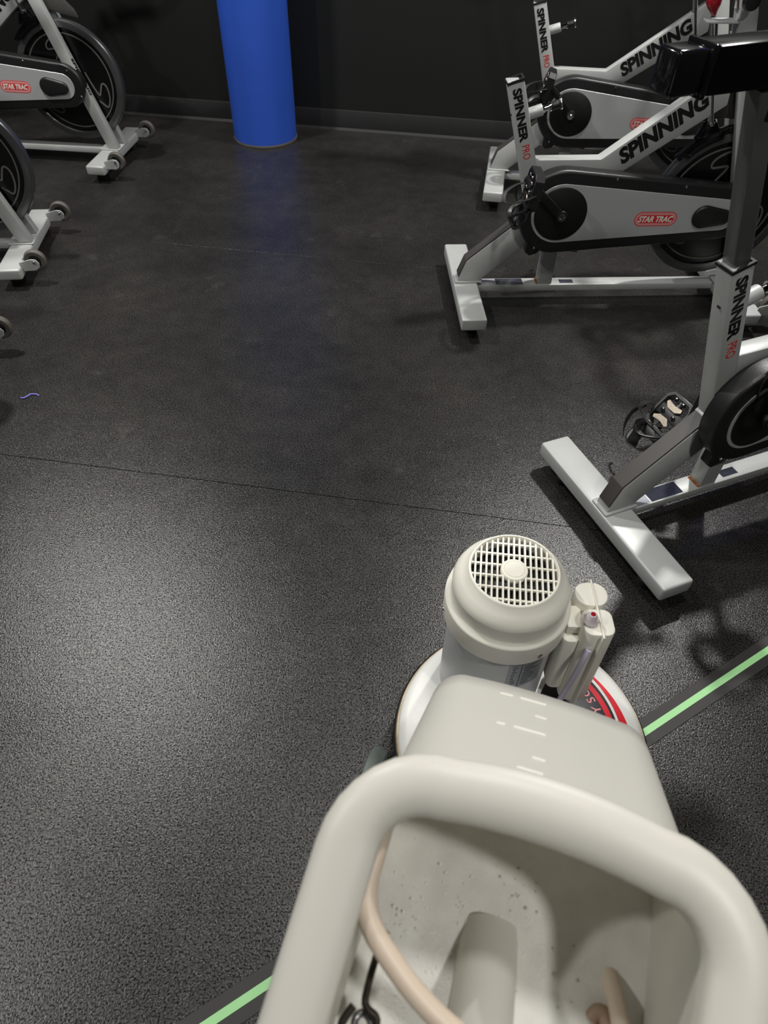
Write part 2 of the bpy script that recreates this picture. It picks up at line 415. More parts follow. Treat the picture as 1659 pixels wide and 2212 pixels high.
def flywheel_parts(root):
    c = (HB[0], 0, HB[1])
    disc = [(.0, -.020), (.045, -.020), (.05, -.010), (.195, -.006), (.201, -.006), (.203, -.0135), (.203, .0135), (.201, .006), (.195, .006), (.05, .010), (.045, .020), (0, .020)]
    fw = link('flywheel', cached('flywheel', lambda: lathe(disc, 'y', c, 64), 'wheelface'), root)
    rim = [(.202, -.0135), (.206, -.017), (.226, -.017), (.2305, -.0155), (.233, -.011), (.233, .011), (.2305, .0155), (.226, .017), (.206, .017), (.202, .0135)]
    link('rim', cached('rim', lambda: lathe(rim, 'y', c, 72, close=True), 'wheelrim', 25), fw)
    link('groove_ring', cached('groove_ring', lambda: lathe([(.181, -.0066), (.181, -.0084), (.186, -.0084), (.186, -.0066)], 'y', c, 64, close=True), 'groove'), fw)
    base = [(.075, .040), (.096, -.012), (.117, -.050), (.128, -.030), (.140, -.004), (.155, -.008), (.163, -.030), (.162, -.062), (.153, -.088), (.142, -.098), (.128, -.088), (.110, -.074)]
    def sw():
        out = []
        for k in range(3):
            a = math.radians(120*k)
            pts = [Vector((x*math.cos(a)-y*math.sin(a), x*math.sin(a)+y*math.cos(a), 0)) for x, y in base]
            pts = smooth_path(pts, 4)
            out.append(ribbon(pts, .0062, .0070, .0096))
        bm = join(*out)
        for v in bm.verts: v.co = Vector((c[0]+v.co.x*.98, -v.co.z, c[2]+v.co.y*.98))
        return bm
    link('swirl_emblem', cached('swirl_emblem', sw, 'groove'), fw)
    link('hub', cached('hub', lambda: lathe([(0, -.030), (.022, -.030), (.024, -.026), (.024, .026), (.022, .030), (0, .030)], 'y', c, 24), 'steel'), fw)
def pedal(root, side, ang_deg, clip_deg):
    L = .168; a = math.radians(ang_deg); y = side
    pc = Vector((CR[0]+L*math.cos(a), 0, CR[1]+L*math.sin(a)))
    ya = -.092 if side < 0 else .086
    def arm():
        bm = rod((0, -.008, 0), (0, .008, 0), .019, 20, .003)
        b2 = poly_ext([(-.0, -.013), (L, -.011), (L, .011), (0, .013)], 'y', -.007, .007, .003)
        b3 = rod((L, -.008, 0), (L, .008, 0), .014, 16, .003)
        return join(bm, b2, b3)
    ca = link('crank_arm', cached('crank_arm', arm, 'disc'), root, loc=(CR[0], ya, CR[1]), rot=(0, -a, 0))
    link('crank_bolt', cached('crank_bolt', lambda: lathe([(0, -.0125), (.006, -.0125), (.008, -.010), (.008, -.006), (.012, -.006), (.012, 0)], 'y', (0, 0, 0), 16), 'chrome'), ca, loc=(0, -.004 if side < 0 else .0, 0))
    # pedal frame: local x = toe direction, y = spindle direction, z = normal
    cd_ = math.radians(clip_deg); x = Vector((math.cos(cd_), 0, math.sin(cd_))); yv = Vector((0, 1, 0)); n = x.cross(yv)
    if n.z < 0: n = -n; yv = n.cross(x)
    mm = (Matrix((x, yv, n)).transposed()*1.12).to_4x4(); mm.translation = pc+Vector((0, ya+(.062*(-1 if side < 0 else 1)), 0))
    def body():
        w, l = .043, .048
        pts = [(-l, -w+.012), (-l+.014, -w), (l-.014, -w), (l, -w+.012), (l, w-.012), (l-.014, w), (-l+.014, w), (-l, w-.012)]
        inn = [(u*.80, v*.78) for u, v in pts]
        bm = bmesh.new(); R = []
        for P, z in ((pts, -.015), (pts, .012), (inn, .012), (inn, -.015)):
            R.append([bm.verts.new((u, v, z)) for u, v in P])
        for i in range(4):
            A, B = R[i], R[(i+1) % 4]
            for k in range(8): bm.faces.new((A[k], A[(k+1) % 8], B[(k+1) % 8], B[k]))
        bevel(bm, .002, 1, 50)
        return join(bm, box(-.014, .014, -.036, .036, -.009, .009, .003), box(-.040, .040, -.006, .006, -.008, .006, .002))
    pd = link('pedal', cached('pedal', body, 'black'), root, mat4=mm)
    link('spindle', cached('spindle', lambda: rod((0, .0, 0), (0, .058 , 0), .006, 10), 'steel'), pd, mat4=(Matrix.Identity(4) if (yv.y > 0) == (side < 0) else Matrix.Rotation(PI, 4, 'Z')))
    def cleat():
        a_ = poly_ext([(-.012, -.022), (-.004, -.026), (.006, -.012), (.006, .012), (-.004, .026), (-.012, .022), (-.008, 0)], 'z', .009, .015, .0012, 1)
        return a_
    link('cleat', cached('cleat', cleat, 'cleat'), pd, loc=(-.014, 0, .001))
    link('cleat', BM['cleat'], pd, loc=(.017, 0, .001), rot=(0, 0, PI))
    for u, v in ((-.033, -.012), (-.033, .012), (.002, -.018), (.002, .018)):
        link('bolt', cached('pedal_bolt', lambda: lathe([(0, .016), (.0045, .0155), (.0055, .012), (.0055, .009), (0, .009)], 'z', (0, 0, 0), 10), 'chrome'), pd, loc=(u, v, 0))
    def cage():
        b1 = tube([(.044, -.034, .002), (.072, -.035, .006), (.098, -.022, .018), (.104, 0, .022), (.098, .022, .018), (.072, .035, .006), (.044, .034, .002)], .0085, 8, 5, flat=.45)
        b2 = tube([(.046, -.030, .006), (.060, -.028, .028), (.074, -.010, .042), (.074, .010, .042), (.060, .028, .028), (.046, .030, .006)], .0085, 8, 5, flat=.45)
        b3 = tube([(.104, 0, .022), (.092, 0, .034), (.074, 0, .042)], .012, 8, 4, flat=.35)
        b4 = box(.044, .070, -.030, .030, -.008, .004, .003)
        return join(b1, b2, b3, b4)
    link('toe_cage', cached('toe_cage', cage, 'black'), pd)
    def strap():
        return join(tube([(.0, -.044, 0), (.012, -.050, .030), (.03, -.036, .060), (.04, -.01, .068), (.04, .014, .066), (.03, .038, .054), (.012, .050, .026), (0, .044, 0)], .006, 6, 5, flat=.22, up=(1, 0, 0)),
                    tube([(.02, -.048, .03), (.05, -.066, .02), (.085, -.072, -.004), (.11, -.060, -.02)], .005, 6, 5, flat=.25, up=(1, 0, 0)))
    link('strap', cached('strap', strap, 'rubber'), pd)
def handlebars(root, z0=.95, rise=.14):
    hx = px(.98)+.02
    link('handlebar_post', cached('handlebar_post', lambda: rod((hx, 0, .93), (hx-.05, 0, 1.09), .019, 20), 'chrome'), root)
    def hb():
        x0 = hx-.05
        bs = [tube([(x0+.02, -.12, 1.10), (x0+.02, .12, 1.10)], .015, 10, 1)]
        for s in (-1, 1):
            bs.append(tube([(x0+.02, s*.10, 1.10), (x0+.02, s*.21, 1.10), (x0+.06, s*.245, 1.105), (x0+.16, s*.25, 1.12), (x0+.24, s*.235, 1.16), (x0+.25, s*.21, 1.19)], .016, 10, 5))
            bs.append(tube([(x0+.02, s*.07, 1.10), (x0+.14, s*.075, 1.12), (x0+.22, s*.05, 1.14), (x0+.24, 0, 1.145)], .014, 10, 5))
        bs.append(box(x0-.02, x0+.05, -.04, .04, 1.075, 1.115, .008))
        return join(*bs)
    link('handlebar', cached('handlebar', hb, 'black'), root)
    link('head_knob', cached('head_knob', lambda: lathe([(0, -.07), (.02, -.068), (.022, -.05), (.008, -.046), (.008, -.02), (0, -.02)], 'y', (hx, 0, .95), 16), 'black'), root)
def saddle(root, px_, py_, z):
    def sd():
        bm = bmesh.new(); rows = []
        for i in range(15):
            t = i/14; x = -.135+.27*t
            wv = .078*(1-t)**.8*(1 if t > .08 else .8)+.02+(-.004 if t > .9 else 0)
            hgt = .035-.012*math.sin(PI*t)+.006*t; ring = []
            for k in range(12):
                a = 2*PI*k/12; yy = wv*math.cos(a); zz = (.5+.5*math.sin(a))*hgt*(1 if math.sin(a) > 0 else .7)
                ring.append(bm.verts.new((x, yy, zz)))
            rows.append(ring)
        for A, B in zip(rows, rows[1:]):
            for k in range(12): bm.faces.new((A[k], A[(k+1) % 12], B[(k+1) % 12], B[k]))
        bm.faces.new(rows[0]); bm.faces.new(rows[-1][::-1]); return bm
    link('saddle', cached('saddle', sd, 'rubber', 60), root, loc=(px_, py_, z))
def seat_post(root, zt, slider_x0=None, x_off=0):
    """post out of the seat tube up to height zt; slider tube on top"""
    def axis(z): return .125-.3169*(z-.751)
    d = Vector((-.302, 0, .953)); xx = Vector((.953, 0, .302))
    def post():
        c0 = Vector((axis(.70), 0, .70)); c1 = Vector((axis(zt), 0, zt))
        bm = bmesh.new(); r_ = []
        for c in (c0, c1):
            r_.append([bm.verts.new(c+xx*sx*.0185+Vector((0, 1, 0))*sy*.0165) for sx, sy in ((-1, -1), (1, -1), (1, 1), (-1, 1))])
        A, B = r_
        for k in range(4): bm.faces.new((A[k], A[(k+1) % 4], B[(k+1) % 4], B[k]))
        bm.faces.new(A); bm.faces.new(B[::-1]); return bevel(bm, .0035, 2)
    link('seat_post', cached('seat_post%.2f' % zt, post, 'post'), root)
    cx_ = axis(zt)+.0
    sl = link('seat_slider', cached('seat_slider', lambda: box(-.13, .17, -.026, .026, 0, .062, .004), 'slider'), root, loc=(cx_, 0, zt))
    link('end_cap', cached('end_cap', lambda: join(box(-.195, -.142, -.023, .023, .002, .060, .006, 3), box(-.142, -.133, -.029, .029, -.003, .065, .003)), 'endcap'), sl)
    link('clamp_knob', cached('clamp_knob', lambda: rod((.02, 0, -.05), (.02, 0, -.005), .02, 16, .004), 'black'), sl)
    saddle(root, .262, 0, zt+.075)
    link('saddle_clamp', cached('saddle_clamp', lambda: box(.165, .235, -.022, .022, 1.045, 1.125, .006), 'black'), root, loc=(.04, 0, zt-1.052))
FLOOR0, BS = .045, 1.034
def bike(loc, rz, label, crank=139, clip=248, clipL=220, post=None, sheet_L=False, handle=True):
    root = empty('exercise_bike', (loc[0]*BS, loc[1]*BS, 0), rz, label=label, cat='exercise bike', group='indoor exercise bikes in the studio')
    def C(name, fn, mt, angle=35, **kw):
        return link(name, cached(name, fn, mt, angle), root, **kw)
    C('rear_stabilizer', lambda: box(0, .084, -.265, .265, .087, .129, .006, 3), 'paint')
    C('mounting_plate', lambda: box(.004, .100, -.030, .030, .129, .1345, .004, 2), 'paint')
    C('base_rail', lambda: box(.083, .945, -.025, .025, .094, .1175, .003), 'paint')
    def frontst():
        return poly_ext([(.940, -.250), (1.023, -.250), (1.023, .250), (.940, .250)], 'z', .083, .1225, .007, 3)
    C('front_stabilizer', frontst, 'paint')
    C('front_plate', lambda: box(.935, 1.027, -.06, .06, .1225, .1275, .003), 'paint')
    for x in (.042, .980):
        for s in (-1, 1):
            link('levelling_foot', cached('levelling_foot', lambda: lathe([(0, .045), (.025, .045), (.027, .050), (.026, .064), (.020, .070), (.009, .073), (.009, .09), (0, .09)], 'z', (0, 0, 0), 24), 'rubber'), root, loc=(x, s*.185, 0))
    stay = [(.012, .1335), (.038, .207), (.222, .363), (.30, .36), (.315, .335), (.088, .1335)]
    C('rear_stay', lambda: poly_ext(stay, 'y', -.0225, .0225, .003), 'paint')
    sc = [(.0145, .150), (.036, .2105), (.2145, .362), (.2175, .3585), (.0405, .2065), (.0185, .148)]
    C('scuff_strip', lambda: poly_ext([(u-.0015, v+.001) for u, v in sc], 'y', -.0205, .0205, .001, 1), 'strip')
    C('strut', lambda: box(.301, .351, -.021, .021, .1165, .36, .003), 'paint')
    C('weld_rust', lambda: box(.2955, .3025, -.020, .020, .1170, .1215, .001, 1), 'rust')
    C('seat_tube', seat_tube_bm, 'paint')
    C('tube_collar', collar_bm, 'rubber')
    C('weld_corner', lambda: box(-.006, .010, -.0235, .0235, -.004, .004, .002), 'paint', loc=(.2225, 0, .363), rot=(0, -.7, 0))
    C('top_tube', lambda: poly_ext([(.205, .478), (.205, .5375), (.427, .5395), (.760, .795), (.770, .690), (.47, .477)], 'y', -.0215, .0215, .004), 'paint')
    # fork blades and head
    def blade(s):
        y0, y1 = sorted((s*.019, s*.054))
        return lambda: poly_ext([(px(.1275), .1275), (px(.86), .86), (px(.86)+.047, .86), (px(.1275)+.050, .1275)], 'y', y0, y1, .004)
    for s, k in ((-1, 'fork_blade_r'), (1, 'fork_blade_l')):
        link('fork_blade', cached(k, blade(s), 'paint'), root)
    C('head_tube', lambda: poly_ext([(px(.76)-.012, .74), (px(.95)-.002, .95), (px(.95)+.049, .95), (px(.845)+.047, .845), (px(.78)+.015, .76)], 'y', -.0225, .0225, .004), 'paint')
    # pop pin on the seat tube
    d = Vector((.953, 0, .302)); p0 = Vector((.163, 0, .655)); up_ = d
    C('pin_housing', lambda: rod(p0, p0+d*.060, .0165, 24, .002), 'paint')
    C('pin_nut', lambda: join(rod(p0+d*.060, p0+d*.066, .011, 6), rod(p0+d*.066, p0+d*.080, .0085, 12), rod(p0+d*.080, p0+d*.085, .013, 20)), 'chrome')
    C('pin_knob', lambda: rod(p0+d*.085, p0+d*.112, .0125, 16, .002), 'black')
    C('pin_handle', lambda: join(rod(p0+d*.112, p0+d*.117, .018, 24, .001)), 'chrome')
    # tube hole
    C('tube_hole', lambda: rod((-.0005, 0, 0), (.002, 0, 0), .005, 14), 'disc', loc=(.1285, .0, .661), rot=(0, .31, 0))
    # stickers on rail
    C('rail_label', lambda: box(.104, .150, -.019, .019, .1175, .1181), 'paper')
    C('warning_sticker', lambda: box(.154, .250, -.020, .020, .1175, .1181), 'sticker')
    C('small_sticker', lambda: box(.383, .432, -.014, .010, .1175, .1181), 'sticker')
    # chain guard
    cg = link('chain_guard', cached('chain_guard', lambda: poly_ext(tan_hull(CR, .134, (HB[0]-.005, HB[1]), .086), 'y', -.074, -.0245, .010, 4), 'black', 40), root)
    link('guard_plate', cached('guard_plate', lambda: poly_ext(tan_hull(CR, .094, (HB[0]-.010, HB[1]-.001), .050), 'y', -.0765, -.0735, .0008, 1), 'alu', 30), cg)
    link('crank_disc', cached('crank_disc', lambda: lathe([(0, -.080), (.082, -.080), (.085, -.078), (.085, -.074), (0, -.074)], 'y', (CR[0], 0, CR[1]), 48), 'disc'), cg)
    link('axle_cover', cached('axle_cover', lambda: poly_ext(tan_hull((.786, .383), .036, (.852, .381), .024), 'y', -.088, -.075, .009, 4), 'black', 50), cg)
    for x, z in ((.474, .498), (.887, .445), (.922, .347), (.25, .279), (.70, .475)):
        link('guard_bolt', cached('guard_bolt', lambda: lathe([(0, -.004), (.003, -.0035), (.005, 0)], 'y', (0, 0, 0), 12), 'chrome'), cg, loc=(x, -.073, z))
    link('guard_lug', cached('guard_lug_a', lambda: poly_ext([(.225, .300), (.222, .262), (.238, .248), (.262, .254), (.280, .275)], 'y', -.068, -.04, .004), 'black'), cg)
    link('guard_lug', cached('guard_lug_b', lambda: poly_ext([(.36, .285), (.365, .262), (.40, .258), (.415, .285)], 'y', -.068, -.04, .004), 'black'), cg)
    # badge
    lg = link('badge', cached('badge', lambda: poly_ext(tan_hull((.585, .3745), .0235, (.6785, .3745), .0233), 'y', -.0768, -.0764), 'red'), cg)
    link('badge_band', cached('badge_band', lambda: poly_ext(tan_hull((.585, .3745), .0210, (.6785, .3745), .0208), 'y', -.0771, -.0767), 'pink'), cg)
    link('badge_field', cached('badge_field', lambda: poly_ext(tan_hull((.585, .3745), .0130, (.6785, .3745), .0128), 'y', -.0774, -.0770), 'red'), cg)
    link('lettering', cached('badge_word', lambda: place(text_bm('STAR TRAC', .0200, .035, .25, .114), (.5745, -.0774, .3645), (1, 0, 0), (0, 0, 1)), 'gauge'), cg)
    # words on tubes
    dn = Vector((.3017, 0, -.9534)); rt = Vector((.9534, 0, .3017))
    C('seat_tube_word', lambda: place(text_bm('SPINNER', .0270, .045, 0, .150), Vector((.1165, -.0231, .730)), dn, rt), 'ink')
    BM['seat_tube_word'].name = 'lettering'; root.children[-1].name = 'lettering'
    o = C('seat_tube_small_word', lambda: place(text_bm('PRO', .0225, 0, 0, .042), Vector((.1690, -.0231, .578)), dn, rt), 'red'); o.name = 'red_lettering'
    dg = Vector((.793, 0, .609)); ud = Vector((-.609, 0, .793))
    o = C('top_tube_word', lambda: place(text_bm('SPINNING', .050, .05, .18, .282), Vector((.497, -.0216, .5215)), dg, ud), 'ink'); o.name = 'large_lettering'
    fd = Vector((.3053, 0, -.9522)); fr = Vector((.9522, 0, .3053))
    o = C('fork_word', lambda: place(text_bm('SPINNING', .0200, .03, .15, .148, .0012), Vector((px(.485)+.0489, -.0500, .485)), fd, (0, 1, 0)), 'ink'); o.name = 'small_lettering'
    flywheel_parts(root)
    # sweat guard behind the rod
    sg = [(.50, .492), (.60, .572), (.69, .632), (.78, .648), (.86, .640), (.962, .620), (.950, .650), (.905, .695), (.80, .74), (.74, .72), (.60, .60), (.48, .50)]
    C('sweat_guard', lambda: poly_ext(sg, 'y', .002, .0205, .004), 'guard')
    # tension rod, brake pad, bracket and knob
    a, b = Vector((.655, -.012, .895)), Vector((.7385, -.012, .645))
    C('tension_rod', lambda: join(rod(a, b, .0105, 20), rod(b+(a-b)*.0, b+(b-a).normalized()*.012, .015, 20, .002)), 'chrome')
    def pad():
        arc = arcpts(HB[0], HB[1], .252, 142, 100, 10) + arcpts(HB[0], HB[1], .236, 100, 142, 10)
        b1 = poly_ext(arc, 'y', -.024, .0, .003, 2)
        b2 = poly_ext([(.705, .592), (.722, .640), (.756, .645), (.778, .618)], 'y', -.026, .0, .005)
        arc2 = arcpts(HB[0], HB[1], .250, 138, 106, 8) + arcpts(HB[0], HB[1], .222, 108, 136, 8)
        b3 = poly_ext(arc2, 'y', -.026, -.020, .002)
        return join(b1, b2, b3)
    C('brake_shoe', pad, 'slider')
    C('knob_bracket', lambda: poly_ext([(.632, -.020), (.645, -.026), (.72, -.026), (.72, .018), (.645, .018), (.632, .010)], 'z', .893, .899, .002), 'paint')
    kz = Vector((-.32, 0, .947))
    def knob():
        bm = lathe([(0, 0), (.006, 0), (.010, .010), (.017, .022), (.0205, .034), (.019, .043), (.012, .049), (0, .051)], 'z', (0, 0, 0), 24)
        bmesh.ops.transform(bm, matrix=Matrix.Translation((.6485, -.012, .910)) @ Vector((0, 0, 1)).rotation_difference(kz).to_matrix().to_4x4(), verts=bm.verts); return bm
    C('tension_knob', knob, 'redknob')
    # transport wheels
    for s in (-1, 1):
        def br():
            pl = [(1.018, -.012), (1.018, .020), (1.060, .032), (1.078, .030), (1.088, .016), (1.084, .000), (1.07, -.010)]
            return join(poly_ext([(u, v+.113) for u, v in pl], 'y', -.020, -.016, .001, 1), poly_ext([(u, v+.113) for u, v in pl], 'y', .016, .020, .001, 1), box(1.015, 1.024, -.02, .02, .092, .124, .001, 1))
        wb = link('wheel_bracket', cached('wheel_bracket', br, 'paint'), root, loc=(0, s*.200, 0))
        tw = link('transport_wheel', cached('transport_wheel', lambda: lathe([(.022, -.010), (.034, -.011), (.038, -.007), (.0395, 0), (.038, .007), (.034, .011), (.022, .010)], 'y', (0, 0, 0), 36, close=True), 'grey_tyre'), root, loc=(1.071, s*.200, .133))
        link('wheel_hub', cached('wheel_hub', lambda: lathe([(0, -.009), (.022, -.009), (.022, .009), (0, .009)], 'y', (0, 0, 0), 28), 'disc'), tw)
        link('axle_bolt', cached('axle_bolt', lambda: lathe([(0, -.0245), (.004, -.024), (.0065, -.0205), (.0065, .0205), (0, .0245)], 'y', (0, 0, 0), 14), 'chrome'), tw)
    pedal(root, -1, crank, clip); pedal(root, 1, crank+180, clipL)
    if handle: handlebars(root)
    if post: seat_post(root, post)
    for ch in root.children: ch.location.z -= FLOOR0      # bike drawings measured from a line 45 mm below the floor
    root.scale = (BS, BS, BS)
    return root
B = [[0.524, 1.1616, 0.3985], [0.2255, 2.2649, 0.0665], [0.4328, 3.2721, -0.1468], [-2.2858, 3.5383, -0.0912], [-2.3625, 2.4121, 0.1072], [-2.271, 1.5541, 0.1334]]
bike(B[0][:2], B[0][2], 'nearest silver-grey exercise bike at right, its black seat slider jutting into view', crank=84, clip=215, clipL=228, post=1.052)
bike(B[1][:2], B[1][2], 'middle silver-grey exercise bike at right with an open seat tube and no seat post', crank=138, clip=262, clipL=230)
bike(B[2][:2], B[2][2], 'farthest silver-grey exercise bike at right, against the black wall', crank=134, clip=255, clipL=230, post=1.10)
bike(B[3][:2], B[3][2], 'farthest exercise bike at left with its black flywheel beside the blue column', crank=30, post=1.05)
bike(B[4][:2], B[4][2], 'exercise bike at left edge, second from the wall, showing stabilizer and two small wheels', crank=200, post=1.08)
bike(B[5][:2], B[5][2], 'exercise bike mostly out of frame at left, only one small wheel showing', crank=80, post=1.02)

bike((-2.2, .72), .12, 'exercise bike just outside the left edge, nearest the operator', crank=60, post=1.04)

# ------------------------------------------------------------------ floor machine
FM = empty('floor_machine', (.275, .59, 0), 0, label='white rotary floor scrubbing machine with a cream motor and a round housing', cat='floor machine')
put('brush', lathe([(0, .004), (.205, .004), (.212, .010), (.212, .045), (0, .045)], n=64), 'rubber', FM)
prof = [(.215, .040), (.243, .040), (.2475, .046), (.2475, .053), (.2445, .056), (.2475, .059), (.2475, .067), (.2445, .070), (.2475, .073), (.247, .082), (.242, .086), (.236, .086)]
put('bumper_ring', lathe(prof, n=96), 'rubber', FM, angle=50)
put('grime_line', lathe([(.2365, .0865), (.2425, .0865), (.2405, .092), (.2365, .092)], n=96), 'grime', FM)
dome = [(.237, .080), (.2385, .092), (.235, .100), (.222, .108), (.13, .124), (.0, .126)]
hs = put('housing', lathe(dome, n=96), 'white', FM, angle=50)
def dz(r):
    return .108+(.222-r)/(.092)*.016 if r > .13 else .124
def ringsec(r0, r1, a0, a1, lift, n=40, f0=None, f1=None):
    bm = bmesh.new(); A = []
    for i in range(n+1):
        t = i/n; a = math.radians(a0+(a1-a0)*t); ra = f0(t) if f0 else r0; rb = f1(t) if f1 else r1
        A.append([bm.verts.new((r*math.cos(a), r*math.sin(a), dz(r)+lift)) for r in [ra+(rb-ra)*k/4 for k in range(5)]])
    for P, Q in zip(A, A[1:]):
        for k in range(4): bm.faces.new((P[k], Q[k], Q[k+1], P[k+1]))
    return bm
put('label_disc', ringsec(.02, .168, -75, 60, .0008), 'navy', hs)
put('label_ring', ringsec(.168, .1795, -75, 58, .0008), 'labelred', hs)
put('label_edge', ringsec(.1795, .186, -75, 52, .0008, f1=lambda t: .1795+.007*t**.5), 'navy', hs)
put('label_swoosh', ringsec(.19, .2, -20, 48, .0008, f0=lambda t: .1885+.006*t, f1=lambda t: .2125-.016*t), 'labelred', hs)
def char_at(c, deg, r, h):
    a = math.radians(deg); inw = Vector((-math.cos(a), -math.sin(a), .174)); tan = Vector((-math.sin(a), math.cos(a), 0))
    bm = text_bm(c, h, .01); xs = [v.co.x for v in bm.verts]; w_ = max(xs)
    # reading runs counter-clockwise with letter tops toward the centre is mirrored, so run along -tan x inward
    return place(bm, Vector((r*math.cos(a), r*math.sin(a), dz(r)+.0012))-(-tan)*(-w_/2), tan, inw) if False else place(bm, Vector(((r)*math.cos(a), (r)*math.sin(a), dz(r)+.0012))-tan*w_/2, tan, inw)
for ch, dg_ in (('Y', 16.0), ('S', 24.0), ('C', 30.5)):
    bm = char_at(ch, dg_, .1635, .0190)
    put('lettering', bm, 'pink', hs)

mo = Vector((.218-.275, .705-.59, 0))
mt_ = put('motor', lathe([(0, .12), (.098, .12), (.098, .352), (0, .352)], c=mo, n=64), 'greypaint', FM)
# nameplate on the motor barrel, facing the operator
def cyl_patch(r, a0, a1, z0, z1, n=14):
    bm = bmesh.new(); A = [[bm.verts.new((mo.x+r*math.cos(math.radians(a0+(a1-a0)*i/n)), mo.y+r*math.sin(math.radians(a0+(a1-a0)*i/n)), z)) for z in (z0, z1)] for i in range(n+1)]
    for P, Q in zip(A, A[1:]): bm.faces.new((P[0], Q[0], Q[1], P[1]))
    return bm
put('nameplate', cyl_patch(.0984, -88, -47, .245, .338), 'label', mt_)
bars = []
for i in range(9):
    z = .254+i*.0075
    for a0, a1 in ((-84, -77), (-72, -52)):
        rr_ = random.uniform(.4, 1); bars.append(cyl_patch(.0987, a0, a0+(a1-a0)*rr_, z, z+.0022, 4))
bars += [cyl_patch(.0987, -75, -74.3, .247, .322, 2), cyl_patch(.0987, -87, -48, .3225, .3235, 10)]
tag(put('printed_lines', join(*bars), 'ink', mt_), 'rows of fine black print')
def onbarrel(bm, a_deg, z):
    for v in bm.verts:
        a = math.radians(a_deg)+v.co.x/.0986; v.co = Vector((mo.x+(.0988)*math.cos(a), mo.y+.0988*math.sin(a), z+v.co.y))
    return bm
put('lettering', onbarrel(text_bm('CMG', .010, .02), -82, .326), 'ink', mt_)
# fan cover
capp = [(.0995, .345), (.1085, .345), (.1095, .349), (.1090, .388), (.1080, .3925), (.1000, .3955), (.0985, .399), (.0995, .425), (.0995, .430), (.0945, .441), (.087, .451), (.0785, .4595), (.0765, .4645), (.0745, .4675), (.0725, .4675), (.0715, .465), (.0715, .440)]
fc = put('fan_cover', lathe(capp, c=mo, n=96), 'cream', FM, angle=60)
put('inner_fan', lathe([(0, .425), (.070, .425), (.0712, .43)], c=mo, n=32), 'disc', fc)
ga = math.radians(-6)
gx = Vector((math.cos(ga), math.sin(ga), 0)); gy = Vector((-math.sin(ga), math.cos(ga), 0))
def bar(offs, along, perp, w_, z0, z1, R=.0725):
    hl = math.sqrt(max(R*R-offs*offs, 0)); c = Vector((mo.x, mo.y, 0))+perp*offs
    p = [c-along*hl-perp*w_/2, c+along*hl-perp*w_/2, c+along*hl+perp*w_/2, c-along*hl+perp*w_/2]
    return poly_ext([(v.x, v.y) for v in p], 'z', z0, z1)
for i in range(15):
    o_ = -.0644+i*.0092
    put('grille_bar', bar(o_, gy, gx, .0028, .4585, .4645), 'cream', fc)
for i in range(6):
    o_ = -.0585+i*.0234
    put('cross_bar', bar(o_+.0, gx, gy, .0032, .4565, .4610), 'cream', fc)
put('hub_cap', lathe([(0, .4672), (.016, .4672), (.0168, .4655), (.0176, .4668), (.0215, .4662), (.0228, .464), (.0228, .457), (0, .457)], c=mo, n=36), 'cream', fc)
put('screw', rod((mo.x+.109*math.cos(math.radians(-64)), mo.y+.109*math.sin(math.radians(-64)), .360), (mo.x+.1115*math.cos(math.radians(-64)), mo.y+.1115*math.sin(math.radians(-64)), .360), .0052, 16, .001), 'chrome', fc)
put('screw', rod((mo.x-.1085, mo.y-.01, .362), (mo.x-.112, mo.y-.01, .362), .004, 12, .001), 'chrome', fc)
# capacitor / switch box on the right flank of the motor
def stadium(x0, x1, y0, y1, r, n=5):
    return arcpts(x1-r, y0+r, r, -90, 0, n)+arcpts(x1-r, y1-r, r, 0, 90, n)+arcpts(x0+r, y1-r, r, 90, 180, n)+arcpts(x0+r, y0+r, r, 180, 270, n)
ox, oy = -.275, -.59
def sh(p): return [(a+ox, b+oy) for a, b in p]
cb = put('capacitor_box', join(poly_ext(sh(stadium(.339, .392, .628, .682, .016)), 'z', .165, .392, .004),
                               poly_ext(sh(stadium(.335, .393, .687, .738, .024)), 'z', .165, .393, .004)), 'cream', FM)
put('seam_fin', poly_ext(sh([(.3665, .620), (.3695, .620), (.3695, .742), (.3665, .742)]), 'z', .162, .396, .0008, 1), 'cream', cb)
put('terminal_box', poly_ext(sh(stadium(.312, .343, .640, .70, .012)), 'z', .19, .352, .004), 'cream', FM)
put('mount_bracket', poly_ext(sh([(.318, .655), (.345, .655), (.345, .70), (.318, .70)]), 'z', .355, .375, .002), 'cream', FM)
sw = put('switch_cap', lathe([(0, .418), (.006, .418), (.0085, .414), (.010, .406), (.0135, .402), (.0135, .396), (0, .396)], c=(.3515+ox, .655+oy, -.004), n=24), 'clear', FM)
put('button', lathe([(0, .4195), (.004, .419), (.005, .416), (0, .416)], c=(.3515+ox, .655+oy, -.004), n=16), 'redknob', sw)
put('power_cable', tube([(.352+ox, .624+oy, .352), (.346+ox, .617+oy, .33), (.340+ox, .612+oy, .28), (.333+ox, .610+oy, .22), (.325+ox, .600+oy, .17), (.30+ox, .53+oy, .15), (.27+ox, .46+oy, .20)], .0052, 10, 6), 'cable', FM)
